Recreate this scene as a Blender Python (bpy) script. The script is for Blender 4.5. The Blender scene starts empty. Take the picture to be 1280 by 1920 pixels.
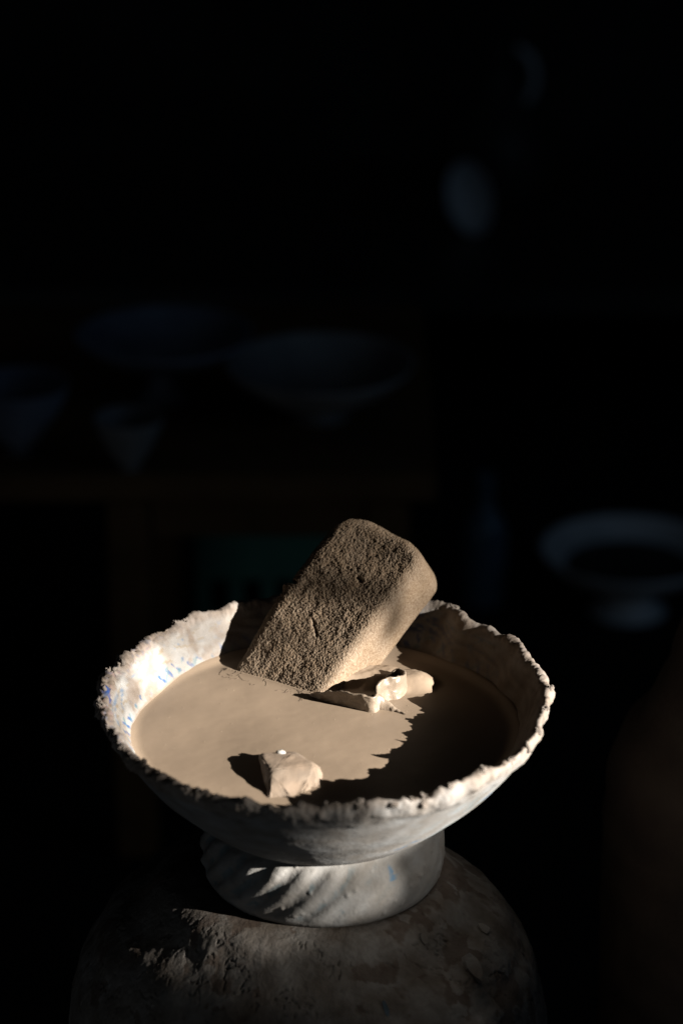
import bpy, bmesh, math, random
import numpy as np
from mathutils import Vector, Matrix

random.seed(7)
sc = bpy.context.scene
PX = 0.28 / 850.0            # metres per photograph pixel at the bowl's distance
F = 100.0 / 36.0 * 1920.0    # focal length in photograph pixels
RIM_Z = 0.75                 # height of the bowl's rim above the floor
C = bpy.context.scene.collection

# ------------------------------------------------------------------ camera
ALPHA = math.radians(22.4)
c_fwd = np.array([0, math.cos(ALPHA), -math.sin(ALPHA)])
c_up = np.array([0, math.sin(ALPHA), math.cos(ALPHA)])
c_right = np.array([1.0, 0, 0])
def ray(px, py):
    return c_fwd + c_right * (px - 640) / F + c_up * (960 - py) / F
_r = ray(605, 1300); _r /= np.linalg.norm(_r)
CAM = np.array([0, 0, RIM_Z]) - 1.76 * _r
cam_d = bpy.data.cameras.new('camera')
cam_d.sensor_fit = 'VERTICAL'; cam_d.sensor_height = 36.0; cam_d.sensor_width = 24.0
cam_d.lens = 100.0; cam_d.clip_start = 0.05; cam_d.clip_end = 60.0
cam_d.dof.use_dof = True; cam_d.dof.aperture_fstop = 4.2
cam_d.dof.focus_distance = 1.80
cam_o = bpy.data.objects.new('camera', cam_d); C.objects.link(cam_o)
cam_o.location = CAM; cam_o.rotation_euler = (math.pi / 2 - ALPHA, 0, 0)
sc.camera = cam_o

# ------------------------------------------------------------------ light
SUN_EL = math.radians(17.2); SUN_AZ = math.radians(26.5)   # azimuth: from +x towards the camera
s_dir = np.array([math.cos(SUN_EL) * math.cos(SUN_AZ), -math.cos(SUN_EL) * math.sin(SUN_AZ), math.sin(SUN_EL)])
w = bpy.data.worlds.new('World'); sc.world = w; w.use_nodes = True
bg = w.node_tree.nodes['Background']
bg.inputs['Color'].default_value = (0.75, 0.85, 1.0, 1); bg.inputs['Strength'].default_value = 0.005

BEAM_D = 6.0
def build_beam():
    """One narrow hard beam coming in from the right, cut by the opening it comes through."""
    ld = bpy.data.lights.new('window_beam', 'SPOT')
    ld.energy = BEAM_POWER; ld.spot_size = math.radians(7.5); ld.spot_blend = 0.25
    ld.shadow_soft_size = 0.007; ld.color = (1.0, 0.95, 0.88)
    lo = bpy.data.objects.new('window_beam', ld); C.objects.link(lo)
    tgt = np.array([0, 0, RIM_Z])
    lo.location = tgt + BEAM_D * s_dir
    lo.rotation_euler = Vector(-s_dir).to_track_quat('-Z', 'Y').to_euler()
    ld.use_nodes = True
    nt = ld.node_tree; N = nt.nodes; L = nt.links
    em = N['Emission']
    tc = N.new('ShaderNodeTexCoord'); sp = N.new('ShaderNodeSeparateXYZ'); L.new(tc.outputs['Normal'], sp.inputs[0])
    def m(op, a, b=None):
        n = N.new('ShaderNodeMath'); n.operation = op
        for i, v in enumerate((a, b)):
            if v is None: continue
            if isinstance(v, (int, float)): n.inputs[i].default_value = v
            else: L.new(v, n.inputs[i])
        return n.outputs[0]
    def ss(v, a, b, lo_=0.0, hi_=1.0):
        n = N.new('ShaderNodeMapRange'); n.interpolation_type = 'SMOOTHSTEP'
        if a > b: a, b, lo_, hi_ = b, a, hi_, lo_
        L.new(v, n.inputs['Value']); n.inputs['From Min'].default_value = a; n.inputs['From Max'].default_value = b
        n.inputs['To Min'].default_value = lo_; n.inputs['To Max'].default_value = hi_
        return n.outputs['Result']
    az = m('ABSOLUTE', sp.outputs['Z'])
    k = BEAM_D / PX
    u = m('MULTIPLY', m('DIVIDE', sp.outputs['X'], az), k * GSX)
    v = m('MULTIPLY', m('DIVIDE', sp.outputs['Y'], az), k * GSY)
    # mask's lower edge: right part cut off higher, left part lights down to the foot
    left = ss(u, -88, -120)                                     # 1 where u < -110
    low_r = ss(v, -305, -275)
    low_l = m('ADD', ss(v, -300, -265, 0.0, 0.68), m('ADD', ss(v, -405, -365, 0.0, 0.24), ss(v, -500, -400, 0.008, 0.035)))
    inv = m('SUBTRACT', 1.0, left)
    low = m('ADD', m('MULTIPLY', left, low_l), m('MULTIPLY', inv, m('MAXIMUM', low_r, m('MULTIPLY', ss(v, -520, -330), 0.04))))
    edge = ss(u, -405, -315, 0.08, 1.0)                         # left edge of the mask
    # dark bar masked into the beam at the upper right
    bar = m('MULTIPLY', m('MULTIPLY', ss(u, 252, 292), ss(u, 350, 310)), ss(v, -35, 10))
    bar = m('SUBTRACT', 1.0, m('MULTIPLY', bar, 0.80))
    right = ss(u, 370, 280, 0.45, 1.0)
    right = m('MULTIPLY', right, ss(u, 520, 400, 0.4, 1.0))
    wall = m('SUBTRACT', 1.0, m('MULTIPLY', m('MULTIPLY', ss(v, 18, 55), ss(u, 260, 190)), 0.52))  # mask dims the beam on the bowl's left inner wall
    hot = m('MULTIPLY', m('MULTIPLY', ss(u, -75, -20), ss(u, 75, 25)), m('MULTIPLY', ss(v, 30, 60), ss(v, 125, 95)))
    wall = m('ADD', wall, m('MULTIPLY', hot, 0.75))  # bright spot added to the beam on that wall
    # soft light streaks put into the beam's strength
    cmb = N.new('ShaderNodeCombineXYZ'); L.new(m('MULTIPLY', u, 0.0035), cmb.inputs[0]); L.new(m('MULTIPLY', v, 0.045), cmb.inputs[1])
    nz = N.new('ShaderNodeTexNoise'); nz.inputs['Scale'].default_value = 1.0; nz.inputs['Detail'].default_value = 1.0
    L.new(cmb.outputs[0], nz.inputs['Vector'])
    st = ss(nz.outputs['Fac'], 0.33, 0.67, 0.78, 1.12)
    tot = low
    for f in (edge, bar, right, wall, st): tot = m('MULTIPLY', tot, f)
    L.new(tot, em.inputs['Strength'])
BEAM_POWER = 12500.0; GSX = 1.0; GSY = 1.0
build_beam()

# dim cool fill lamp, added out of frame, lights only the workshop's back
al = bpy.data.lights.new('back_fill', 'AREA'); al.shape = 'RECTANGLE'; al.size = 1.2; al.size_y = 0.8
al.energy = 0.95; al.color = (0.38, 0.66, 1.0)
ao = bpy.data.objects.new('back_fill', al); C.objects.link(ao)
ao.location = (1.8, 0.35, 1.25)
ao.rotation_euler = Vector((-0.65, 0.75, -0.45)).to_track_quat('-Z', 'Y').to_euler()

# faint cool fill lamp added low in front to lift jar and bowl
fl_ = bpy.data.lights.new('low_fill', 'AREA'); fl_.shape = 'RECTANGLE'; fl_.size = 0.9; fl_.size_y = 0.5
fl_.energy = 0.85; fl_.color = (0.80, 0.90, 1.0)
fo_ = bpy.data.objects.new('low_fill', fl_); C.objects.link(fo_)
fo_.location = (-0.75, -1.25, 0.40)
fo_.rotation_euler = Vector((0.55, 1.0, 0.10)).to_track_quat('-Z', 'Y').to_euler()

vs = sc.view_settings
vs.view_transform = 'Standard'; vs.look = 'None'; vs.exposure = 0.0; vs.gamma = 1.0; vs.use_curve_mapping = False
sc.render.engine = 'CYCLES'

# ------------------------------------------------------------------ helpers
def unproj(px, py, z):
    """photo pixel -> point on the horizontal plane at height z (metres)"""
    d = ray(px, py); t = (z - CAM[2]) / d[2]
    return CAM + t * d
def proj(p):
    d = np.atleast_2d(p) - CAM; zz = d @ c_fwd
    return np.stack([640 + F * (d @ c_right) / zz, 960 - F * (d @ c_up) / zz], 1)
def unproj_y(px, py, y):
    d = ray(px, py); t = (y - CAM[1]) / d[1]
    return CAM + t * d

def _hash(ix, iy, iz, seed):
    h = (ix.astype(np.int64) * 374761393 + iy.astype(np.int64) * 668265263 + iz.astype(np.int64) * 2147483647 + seed * 974634533) & 0xffffffff
    h = ((h ^ (h >> 13)) * 1274126177) & 0xffffffff
    h = ((h ^ (h >> 16)) * 2246822519) & 0xffffffff
    return ((h ^ (h >> 15)) & 0xffffff) / float(0xffffff)
def vnoise(p, seed=0):
    """value noise, p (n,3) -> [-1,1]"""
    i = np.floor(p); f = p - i; f = f * f * f * (f * (f * 6 - 15) + 10)
    ix, iy, iz = i[:, 0], i[:, 1], i[:, 2]
    r = 0
    for dx in (0, 1):
        wx = f[:, 0] if dx else 1 - f[:, 0]
        for dy in (0, 1):
            wy = f[:, 1] if dy else 1 - f[:, 1]
            for dz in (0, 1):
                wz = f[:, 2] if dz else 1 - f[:, 2]
                r = r + wx * wy * wz * _hash(ix + dx, iy + dy, iz + dz, seed)
    return r * 2 - 1
def fbm(p, oct=4, seed=0, gain=0.5):
    a = 1.0; s = 0; t = 0
    for k in range(oct):
        s = s + a * vnoise(p * (2.03 ** k) + 17.3 * k, seed + k); t += a; a *= gain
    return s / t * 1.6
def cell(p, seed=0):
    """distance to the nearest feature point and that cell's random value"""
    i = np.floor(p); best = np.full(len(p), 9.0); val = np.zeros(len(p))
    for dx in (-1, 0, 1):
        for dy in (-1, 0, 1):
            for dz in (-1, 0, 1):
                q = i + (dx, dy, dz)
                o = np.stack([_hash(q[:, 0], q[:, 1], q[:, 2], seed + a) for a in (1, 2, 3)], 1)
                d = np.linalg.norm(q + o - p, axis=1)
                m_ = d < best
                best = np.where(m_, d, best)
                val = np.where(m_, _hash(q[:, 0], q[:, 1], q[:, 2], seed + 9), val)
    return best, val
def sstep(x, a, b):
    t = np.clip((x - a) / (b - a), 0, 1); return t * t * (3 - 2 * t)

def mesh_obj(name, verts, faces, mat, parent=None, smooth=True, col=None, loc=None, recalc=False):
    me = bpy.data.meshes.new(name)
    verts = np.asarray(verts, dtype=float)
    if isinstance(faces, np.ndarray):
        nv, nf = len(verts), len(faces); k = faces.shape[1]
        me.vertices.add(nv); me.vertices.foreach_set('co', verts.ravel())
        me.loops.add(nf * k); me.polygons.add(nf)
        me.polygons.foreach_set('loop_start', np.arange(nf) * k)
        me.loops.foreach_set('vertex_index', faces.astype(np.int32).ravel())
        me.update(calc_edges=True); me.validate()
    else:
        me.from_pydata([tuple(v) for v in verts], [], faces)
    if recalc:
        bm = bmesh.new(); bm.from_mesh(me); bmesh.ops.remove_doubles(bm, verts=bm.verts, dist=1e-6)
        bmesh.ops.recalc_face_normals(bm, faces=bm.faces); bm.to_mesh(me); bm.free()
    if smooth: me.polygons.foreach_set('use_smooth', np.ones(len(me.polygons), dtype=bool))
    if col is not None and not recalc:
        a = me.color_attributes.new('Col', 'FLOAT_COLOR', 'POINT')
        a.data.foreach_set('color', np.concatenate([col, np.ones((len(col), 1))], 1).ravel())
    me.materials.append(mat)
    o = bpy.data.objects.new(name, me); C.objects.link(o)
    if parent is not None: o.parent = parent
    if loc is not None: o.location = loc
    return o
def tag(o, label=None, cat=None, group=None, kind=None):
    if label: o['label'] = label
    if cat: o['category'] = cat
    if group: o['group'] = group
    if kind: o['kind'] = kind
    return o
def thing(name, label, cat, loc, group=None):
    o = bpy.data.objects.new(name, None); C.objects.link(o); o.location = loc
    o.empty_display_size = 0.05
    return tag(o, label, cat, group)
def grid_faces(nu, nv, wrap_u=True):
    """vertex index = i*nv + j"""
    iu = np.arange(nu if wrap_u else nu - 1); jv = np.arange(nv - 1)
    I, J = np.meshgrid(iu, jv, indexing='ij'); I2 = (I + 1) % nu
    return np.stack([I * nv + J, I2 * nv + J, I2 * nv + J + 1, I * nv + J + 1], -1).reshape(-1, 4)
def resample(prof, n):
    """smooth (Catmull-Rom) resample of an (r, z) polyline at even arc length"""
    P = np.array(prof, float); P = np.vstack([2 * P[0] - P[1], P, 2 * P[-1] - P[-2]])
    out = []
    for i in range(1, len(P) - 2):
        t = np.linspace(0, 1, 24, endpoint=False)[:, None]
        p0, p1, p2, p3 = P[i - 1], P[i], P[i + 1], P[i + 2]
        out.append(0.5 * (2 * p1 + (p2 - p0) * t + (2 * p0 - 5 * p1 + 4 * p2 - p3) * t ** 2 + (3 * p1 - p0 - 3 * p2 + p3) * t ** 3))
    out = np.vstack(out + [P[-2:-1]])
    s = np.concatenate([[0], np.cumsum(np.linalg.norm(np.diff(out, axis=0), axis=1))])
    q = np.linspace(0, s[-1], n)
    return np.stack([np.interp(q, s, out[:, k]) for k in range(out.shape[1])], 1), q
def lathe(name, prof, n, mat, parent, nseg=64, smooth_n=48):
    P, q = resample(prof, smooth_n)
    ph = np.linspace(0, 2 * math.pi, nseg, endpoint=False)
    R, PH = np.meshgrid(P[:, 0], ph); Z = np.tile(P[:, 1], (nseg, 1))
    V = np.stack([R * np.cos(PH), R * np.sin(PH), Z], -1).reshape(-1, 3)
    return mesh_obj(name, V, grid_faces(nseg, smooth_n), mat, parent)
def box(name, x0, x1, y0, y1, z0, z1, mat, parent=None, bev=0.004):
    bm = bmesh.new(); bmesh.ops.create_cube(bm, size=1)
    for v in bm.verts:
        v.co = ((x0 + x1) / 2 + v.co.x * (x1 - x0), (y0 + y1) / 2 + v.co.y * (y1 - y0), (z0 + z1) / 2 + v.co.z * (z1 - z0))
    if bev: bmesh.ops.bevel(bm, geom=bm.edges[:], offset=bev, segments=2, affect='EDGES')
    me = bpy.data.meshes.new(name); bm.to_mesh(me); bm.free(); me.materials.append(mat)
    o = bpy.data.objects.new(name, me); C.objects.link(o)
    if parent is not None: o.parent = parent
    return o

# ------------------------------------------------------------------ materials
def material(name, color, rough=0.8, color2=None, nscale=40, bump=0.0, bscale=400, vcol=False, spec=0.3, coat=0.0, detail=6, bdist=0.0006, trans=0.0, sss=0.0):
    mt = bpy.data.materials.new(name); mt.use_nodes = True
    nt = mt.node_tree; N = nt.nodes; L = nt.links; b = N['Principled BSDF']
    b.inputs['Roughness'].default_value = rough; b.inputs['Specular IOR Level'].default_value = spec
    b.inputs['Coat Weight'].default_value = coat; b.inputs['Transmission Weight'].default_value = trans
    tc = N.new('ShaderNodeTexCoord')
    nz = N.new('ShaderNodeTexNoise'); nz.inputs['Scale'].default_value = nscale; nz.inputs['Detail'].default_value = detail
    L.new(tc.outputs['Object'], nz.inputs['Vector'])
    rp = N.new('ShaderNodeValToRGB'); rp.color_ramp.elements[0].position = 0.35; rp.color_ramp.elements[1].position = 0.68
    c2 = color2 or color
    if vcol:
        at = N.new('ShaderNodeVertexColor'); at.layer_name = 'Col'
        rp.color_ramp.elements[0].color = (*c2, 1); rp.color_ramp.elements[1].color = (1, 1, 1, 1)
        mx = N.new('ShaderNodeMix'); mx.data_type = 'RGBA'; mx.blend_type = 'MULTIPLY'; mx.inputs['Factor'].default_value = 1
        L.new(at.outputs['Color'], mx.inputs['A']); L.new(rp.outputs['Color'], mx.inputs['B'])
        L.new(mx.outputs['Result'], b.inputs['Base Color'])
    else:
        rp.color_ramp.elements[0].color = (*c2, 1); rp.color_ramp.elements[1].color = (*color, 1)
        L.new(rp.outputs['Color'], b.inputs['Base Color'])
    L.new(nz.outputs['Fac'], rp.inputs['Fac'])
    if bump:
        n2 = N.new('ShaderNodeTexNoise'); n2.inputs['Scale'].default_value = bscale; n2.inputs['Detail'].default_value = 5
        n2.inputs['Roughness'].default_value = 0.65
        L.new(tc.outputs['Object'], n2.inputs['Vector'])
        bp = N.new('ShaderNodeBump'); bp.inputs['Strength'].default_value = bump; bp.inputs['Distance'].default_value = bdist
        L.new(n2.outputs['Fac'], bp.inputs['Height']); L.new(bp.outputs['Normal'], b.inputs['Normal'])
    return mt
M = {}
K = 0.75     # common reflectance of the damp clay surfaces
def kk(c): return tuple(K * x for x in c)
M['bowl'] = material('crusted_ceramic', (1, 1, 1), 0.8, (0.72, 0.66, 0.6), 60, 0.6, 500, vcol=True, spec=0.25)
M['foot'] = material('clay_coated_foot', (1, 1, 1), 0.85, (0.75, 0.7, 0.65), 50, 0.5, 420, vcol=True, spec=0.2)
M['crumb'] = material('dry_clay_crumb', kk((0.26, 0.222, 0.192)), 0.9, kk((0.18, 0.15, 0.125)), 160, 0.8, 700, spec=0.15)
M['slip'] = material('wet_clay_slip', kk((0.252, 0.189, 0.134)), 0.45, kk((0.235, 0.176, 0.125)), 28, 0.05, 260, spec=0.18, bdist=0.0005)
M['scrap'] = material('wet_clay_scrap', kk((0.225, 0.175, 0.13)), 0.35, kk((0.18, 0.138, 0.10)), 90, 0.5, 500, spec=0.5)
M['chunk'] = material('damp_clay_lump', kk((0.262, 0.194, 0.140)), 0.55, kk((0.205, 0.160, 0.122)), 70, 0.5, 350, spec=0.35)
M['chip'] = material('white_chip', kk((0.42, 0.40, 0.37)), 0.7, kk((0.33, 0.31, 0.28)), 200)
M['sponge'] = material('clay_soaked_sponge', (1, 1, 1), 0.75, (0.6, 0.52, 0.44), 700, 0.8, 1100, vcol=True, spec=0.35, bdist=0.0008)
M['jar'] = material('slip_smeared_jar', (1, 1, 1), 0.88, (0.55, 0.48, 0.42), 38, 0.9, 260, vcol=True, spec=0.2, bdist=0.0012)
M['jar2'] = material('brown_clay_jar', (0.085, 0.06, 0.044), 0.85, (0.045, 0.032, 0.025), 14, 0.8, 180, spec=0.2, bdist=0.001)
M['floor'] = material('dark_earth_floor', (0.022, 0.02, 0.019), 0.95, (0.012, 0.011, 0.01), 6, 0.3, 60, spec=0.1)
M['wall'] = material('sooty_wall', (0.06, 0.058, 0.056), 0.95, (0.03, 0.029, 0.028), 3, 0.3, 30, spec=0.1)
M['wood'] = material('old_brown_wood', (0.14, 0.08, 0.036), 0.85, (0.085, 0.047, 0.022), 9, 0.3, 80, spec=0.15)
M['china'] = material('dusty_white_china', (0.34, 0.34, 0.34), 0.55, (0.14, 0.14, 0.15), 9)
M['paleglaze'] = material('pale_glaze', (0.75, 0.76, 0.78), 0.5, (0.5, 0.52, 0.55), 12)
M['bluechina'] = material('blue_grey_china', (0.24, 0.28, 0.36), 0.55, (0.09, 0.11, 0.16), 9)
M['dark'] = material('dark_glaze', (0.05, 0.045, 0.04), 0.5, (0.03, 0.028, 0.026), 12)
M['green'] = material('faded_green_plastic', (0.06, 0.20, 0.15), 0.6, (0.04, 0.14, 0.11), 10)
M['glass'] = material('blue_bottle_glass', (0.08, 0.14, 0.20), 0.2, (0.06, 0.11, 0.16), 10, spec=0.5)

# ------------------------------------------------------------------ setting
box('floor', -4, 4, -2.5, 3.6, -0.1, 0.0, M['floor'], bev=0); tag(bpy.data.objects['floor'], kind='structure')
box('wall_back', -4, 4, 3.602, 3.75, -0.1, 2.8, M['wall'], bev=0); tag(bpy.data.objects['wall_back'], kind='structure')

# ------------------------------------------------------------------ bowl
Z0 = RIM_Z
slip_d = 75.0
def build_bowl():
    bowl = thing('footed_bowl', 'clay-crusted white footed bowl with ragged rim, full of slip', 'bowl', (0, 0, Z0 - 376 * PX))
    base = np.array([0, 0, Z0 - 376 * PX])
    # profile (r, z) in pixels, from the outer bottom, up, over the rim, down the inside
    prof = [(150, -258), (190, -256), (212, -249), (240, -229), (285, -190), (335, -140), (378, -82), (408, -34), (424, -8), (428, 3), (423, 9), (414, 6), (404, -8), (388, -34), (366, -70), (345, -98), (300, -140), (220, -190), (120, -222), (0, -230)]
    nv, nu = 230, 1300
    P, q = resample(prof, nv)
    rim_j = int(np.argmax(P[:, 1])); qr = q - q[rim_j]            # <0 outside, >0 inside (pixels along the profile)
    ph = np.linspace(0, 2 * math.pi, nu, endpoint=False)
    # rim outline read off the photograph (pixel of the crest at each spot)
    crest = [(1030, 1288), (1018, 1348), (1000, 1398), (955, 1436), (900, 1468), (840, 1492), (770, 1508), (690, 1516), (600, 1519), (500, 1516), (400, 1500), (320, 1474), (255, 1430), (215, 1390), (190, 1345), (183, 1305), (205, 1262), (250, 1222), (320, 1172), (405, 1140), (520, 1116), (660, 1112), (760, 1124), (800, 1127), (842, 1134), (872, 1160), (930, 1179), (975, 1204), (988, 1226), (1015, 1246)]
    A, Rr = [], []
    for cx, cy in crest:
        p = unproj(cx, cy, Z0 + 4 * PX) / PX
        A.append(math.atan2(p[1], p[0]) % (2 * math.pi)); Rr.append(math.hypot(p[0], p[1]))
    o = np.argsort(A); A = np.array(A)[o]; Rr = np.array(Rr)[o]
    rad = np.interp(ph, np.concatenate([A - 2 * math.pi, A, A + 2 * math.pi]), np.tile(Rr, 3))
    for _ in range(3): rad = (np.roll(rad, 4) + rad + np.roll(rad, -4)) / 3
    scale = rad / 428.0
    PHI = np.repeat(ph, nv); J = np.tile(np.arange(nv), nu)
    r = np.tile(P[:, 0], nu); z = np.tile(P[:, 1], nu); qq = np.tile(qr, nu)
    wr = sstep(z, -215, -5)
    r = r * (1 + wr * (np.repeat(scale, nv) - 1))
    # profile normals
    d = np.gradient(P, axis=0); nrm = np.stack([d[:, 1], -d[:, 0]], 1); nrm /= np.linalg.norm(nrm, axis=1, keepdims=True)
    nr = np.tile(nrm[:, 0], nu); nz = np.tile(nrm[:, 1], nu)
    p3 = np.stack([r * np.cos(PHI), r * np.sin(PHI), z], 1)
    deg = np.degrees(PHI)
    # how crusty: heavy on the left and along the front, lighter at the back right
    def bumpf(c, wd):
        dd = (deg - c + 180) % 360 - 180; return np.exp(-(dd / wd) ** 2)
    crusty = 0.42 + 0.75 * bumpf(195, 45) + 0.35 * bumpf(150, 30) + 0.35 * bumpf(240, 40) + 0.3 * bumpf(290, 35) + 0.4 * bumpf(330, 25) + 0.15 * bumpf(20, 25)
    near = np.exp(-(np.where(qq < 0, qq / 34.0, qq / 26.0)) ** 2)
    big = fbm(p3 / 44.0, 4, 3, 0.45)
    cd, cv = cell(p3 / 15.0, 21)
    lumps = np.clip(0.75 - cd, 0, 1) * (cv > 0.25) * (0.5 + cv)
    fine = fbm(p3 / 7.0, 3, 11)
    flak = np.abs(fbm(p3 / 11.0, 3, 31))
    fw = 0.36 + 0.64 * bumpf(190, 62)
    disp = near * crusty * (8.0 * big + 6.0 * lumps * fw * sstep(big, -0.1, 0.5) + 4.2 * fine * fw - 5.0 * flak * fw)
    disp += near * bumpf(190, 60) * (4.0 * fbm(p3 / 17.0, 3, 27) - 3.0 * sstep(fbm(p3 / 9.0, 3, 28), 0.25, 0.5))
    disp += near * (1 - fw) * (4.5 * fbm(p3 / 30.0, 2, 23) + 3.5 * sstep(fbm(p3 / 26.0, 3, 24), 0.15, 0.45))
    disp += (1 - near) * (0.5 * fbm(p3 / 40.0, 3, 5) + 0.10 * fine)
    # crust hanging over the outside lip and drips below it
    dripw = np.where(qq < 0, sstep(-qq, 5, 22) * (1 - sstep(-qq, 40 + 26 * fbm(np.stack([np.cos(PHI) * 9, np.sin(PHI) * 9, 0 * PHI], 1), 3, 8), 78)), 0)
    disp += dripw * (3.5 + 2.2 * big)
    # embossed moulding inside the wall (left free of crust)
    emb = sstep(qq, 14, 26) * (1 - sstep(qq, 92, 104))
    arc = PHI * 400
    e1 = np.sin(arc / 16.0 + 2.2 * np.sin(qq / 9.0)) * np.cos(qq / 7.5 + 1.3 * np.sin(arc / 31.0))
    disp += emb * 1.3 * e1
    # vertical rise of the rim crust
    rag = near * crusty * (7.0 * fbm(np.stack([np.cos(PHI) * 8, np.sin(PHI) * 8, 0 * PHI + 3.3], 1), 4, 41) + 1.2 * fw * fbm(np.stack([np.cos(PHI) * 21, np.sin(PHI) * 21, 0 * PHI], 1), 2, 43))
    V = np.stack([(r + disp * nr) * np.cos(PHI), (r + disp * nr) * np.sin(PHI), z + disp * nz + rag + wr * (-8.0 * bumpf(12, 18) + 7.0 * bumpf(312, 22))], 1)
    # colours
    clay = np.array([0.255, 0.218, 0.188]); pale = np.array([0.33, 0.32, 0.305]); grey = np.array([0.26, 0.258, 0.252]); tan = np.array([0.215, 0.168, 0.125])
    n1 = fbm(p3 / 40.0, 4, 51)[:, None]; n2 = fbm(p3 / 14.0, 3, 52)[:, None]
    col = clay + 0.03 * n1 + 0.022 * n2
    ins = (qq > 0)[:, None]; out = ~ins
    # outside: grey-white washed slip
    t = np.maximum(sstep(-qq, 18, 60), 0.8 * sstep(-qq, -8, 16) * bumpf(285, 35))[:, None] * (out | (qq < 8)[:, None])
    col = col * (1 - t) + (grey + 0.025 * n1 + 0.012 * n2) * t
    lb = (sstep(n1[:, 0], 0.15, 0.5) * sstep(-qq, 60, 110) * (1 - sstep(-qq, 240, 290)) * bumpf(325, 22))[:, None] * out
    col = col * (1 - 0.5 * lb) + np.array([0.17, 0.25, 0.30]) * 0.5 * lb
    dirt = (sstep(fbm(p3 / np.array([30.0, 30.0, 9.0]), 4, 77), 0.22, 0.5) * sstep(-qq, 8, 30) * (1 - sstep(-qq, 60, 130)))[:, None] * out
    col = col * (1 - 0.3 * dirt) + np.array([0.10, 0.095, 0.09]) * 0.3 * dirt
    # inside: glaze showing through on the left and behind the sponge on the right
    show = np.clip(1.25 * bumpf(165, 45) + 0.9 * bumpf(62, 12) + 0.7 * bumpf(40, 9), 0, 1)
    gl = sstep(qq, 14, 28) * (1 - sstep(qq, 100, 112)) * show * sstep(fbm(p3 / 30.0, 3, 61), -0.7, -0.1)
    gl = gl[:, None]
    col = col * (1 - gl) + (pale + 0.02 * n2) * gl
    blue = np.array([0.035, 0.09, 0.24]); sky = np.array([0.12, 0.19, 0.29]); gold = np.array([0.22, 0.15, 0.06]); teal = np.array([0.10, 0.19, 0.22])
    def mixin(mask, c):
        nonlocal col
        mk = np.clip(mask, 0, 1)[:, None]; col = col * (1 - mk) + c * mk
    scroll = np.abs(e1)
    line = 1 - sstep(np.abs(np.sin(arc / 30.0 + 2.6 * np.sin(qq / 13.0)) - np.cos(qq / 11.0 + 2 * np.sin(arc / 44.0))), 0.10, 0.30)
    band1 = sstep(qq, 68, 74) * (1 - sstep(qq, 94, 100))
    band2 = sstep(qq, 26, 36) * (1 - sstep(qq, 64, 72))
    patchy = sstep(fbm(p3 / 24.0, 3, 66), -0.4, -0.05)
    mixin(gl[:, 0] * band1 * sstep(np.sin(arc / 5.2 + qq * 0.16), 0.15, 0.75) * patchy * 0.95, blue)
    mixin(gl[:, 0] * band1 * sstep(np.sin(arc / 8.0 + 1.1 - qq * 0.1), 0.5, 0.95) * patchy * 0.8, teal)
    mixin(gl[:, 0] * band2 * line * 0.75 * sstep(fbm(p3 / 40.0, 2, 67), -0.4, 0.1), sky)
    mixin(gl[:, 0] * band2 * (scroll > 0.8) * 0.5, gold)
    mixin(gl[:, 0] * band2 * 0.9 * bumpf(62, 12) * sstep(np.abs(e1), 0.15, 0.5), blue * 0.8)
    mixin((1 - sstep(np.abs(arc - math.radians(181) * 400 - (qq - 10) * 0.8), 5, 11)) * sstep(qq, -2, 4) * (1 - sstep(qq, 22, 30)), np.array([0.02, 0.065, 0.26]))
    mixin((1 - sstep(np.abs(arc - math.radians(188) * 400 - (qq - 20) * 0.8), 7, 16)) * sstep(qq, 14, 20) * (1 - sstep(qq, 30, 36)) * 0.6, np.array([0.05, 0.12, 0.3]))
    # tide mark of wet slip
    td = (sstep(qq, 95, 104) * (qq > 0)); mixin(td, tan)
    mixin((qq > 0) * bumpf(15, 55) * sstep(qq, 20, 60) * 0.6, np.array([0.17, 0.13, 0.095]))
    mixin(near * 0.35 * sstep(-fbm(p3 / 9.0, 3, 88), 0.15, 0.5), np.array([0.13, 0.105, 0.085]))
    spk = np.exp(-((qq - 6) / 22.0) ** 2) * bumpf(180, 32)
    mixin(spk * sstep(fbm(p3 / 7.0, 3, 101), 0.35, 0.6) * 0.7, np.array([0.10, 0.15, 0.27]))
    mixin(spk * sstep(fbm(p3 / 6.0, 3, 102), 0.35, 0.55) * 0.75, np.array([0.06, 0.045, 0.035]))
    mixin(spk * sstep(fbm(p3 / 10.0, 2, 103), 0.4, 0.6) * 0.5, np.array([0.30, 0.20, 0.19]))
    # blue remains under the outside of the basin
    pw = proj(V * PX + np.array([0, 0, Z0])); okv = (qq < -20) & (V[:, 1] < 0)
    for (bx, by, bl, bh) in ((752, 1590, 17, 5), (778, 1578, 10, 5), (792, 1572, 5, 4), (948, 1452, 9, 7), (915, 1492, 16, 8)):
        e = np.where(okv, np.hypot(pw[:, 0] - bx, pw[:, 1] - by), 1e9); q0 = V[np.argmin(e)]
        dl = V - q0; mixin((qq < -20) * np.exp(-(np.hypot(dl[:, 0], dl[:, 1]) / bl) ** 2 - (dl[:, 2] / bh) ** 2) * sstep(fbm(p3 / 9.0, 3, 90), -0.3, 0.1) * 0.85, np.array([0.05, 0.15, 0.30]))
    V = V * PX + np.array([0, 0, Z0]) - base
    G = V.reshape(nu, nv, 3); lip = G[:, rim_j - 14:rim_j + 15]; bi = np.argmax(lip[:, :, 2], axis=1)
    crest_xyz = lip[np.arange(nu), bi]
    b = mesh_obj('basin', V, grid_faces(nu, nv)[:, ::-1].copy(), M['bowl'], bowl, col=np.clip(col * K, 0.006, 0.9))
    # foot
    prof = [(120, -244), (196, -246), (212, -254), (224, -270), (231, -300), (232, -330), (229, -352), (226, -364), (222, -371), (212, -376), (150, -374)]
    nv, nu = 110, 700
    P, q = resample(prof, nv); ph = np.linspace(0, 2 * math.pi, nu, endpoint=False)
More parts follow.
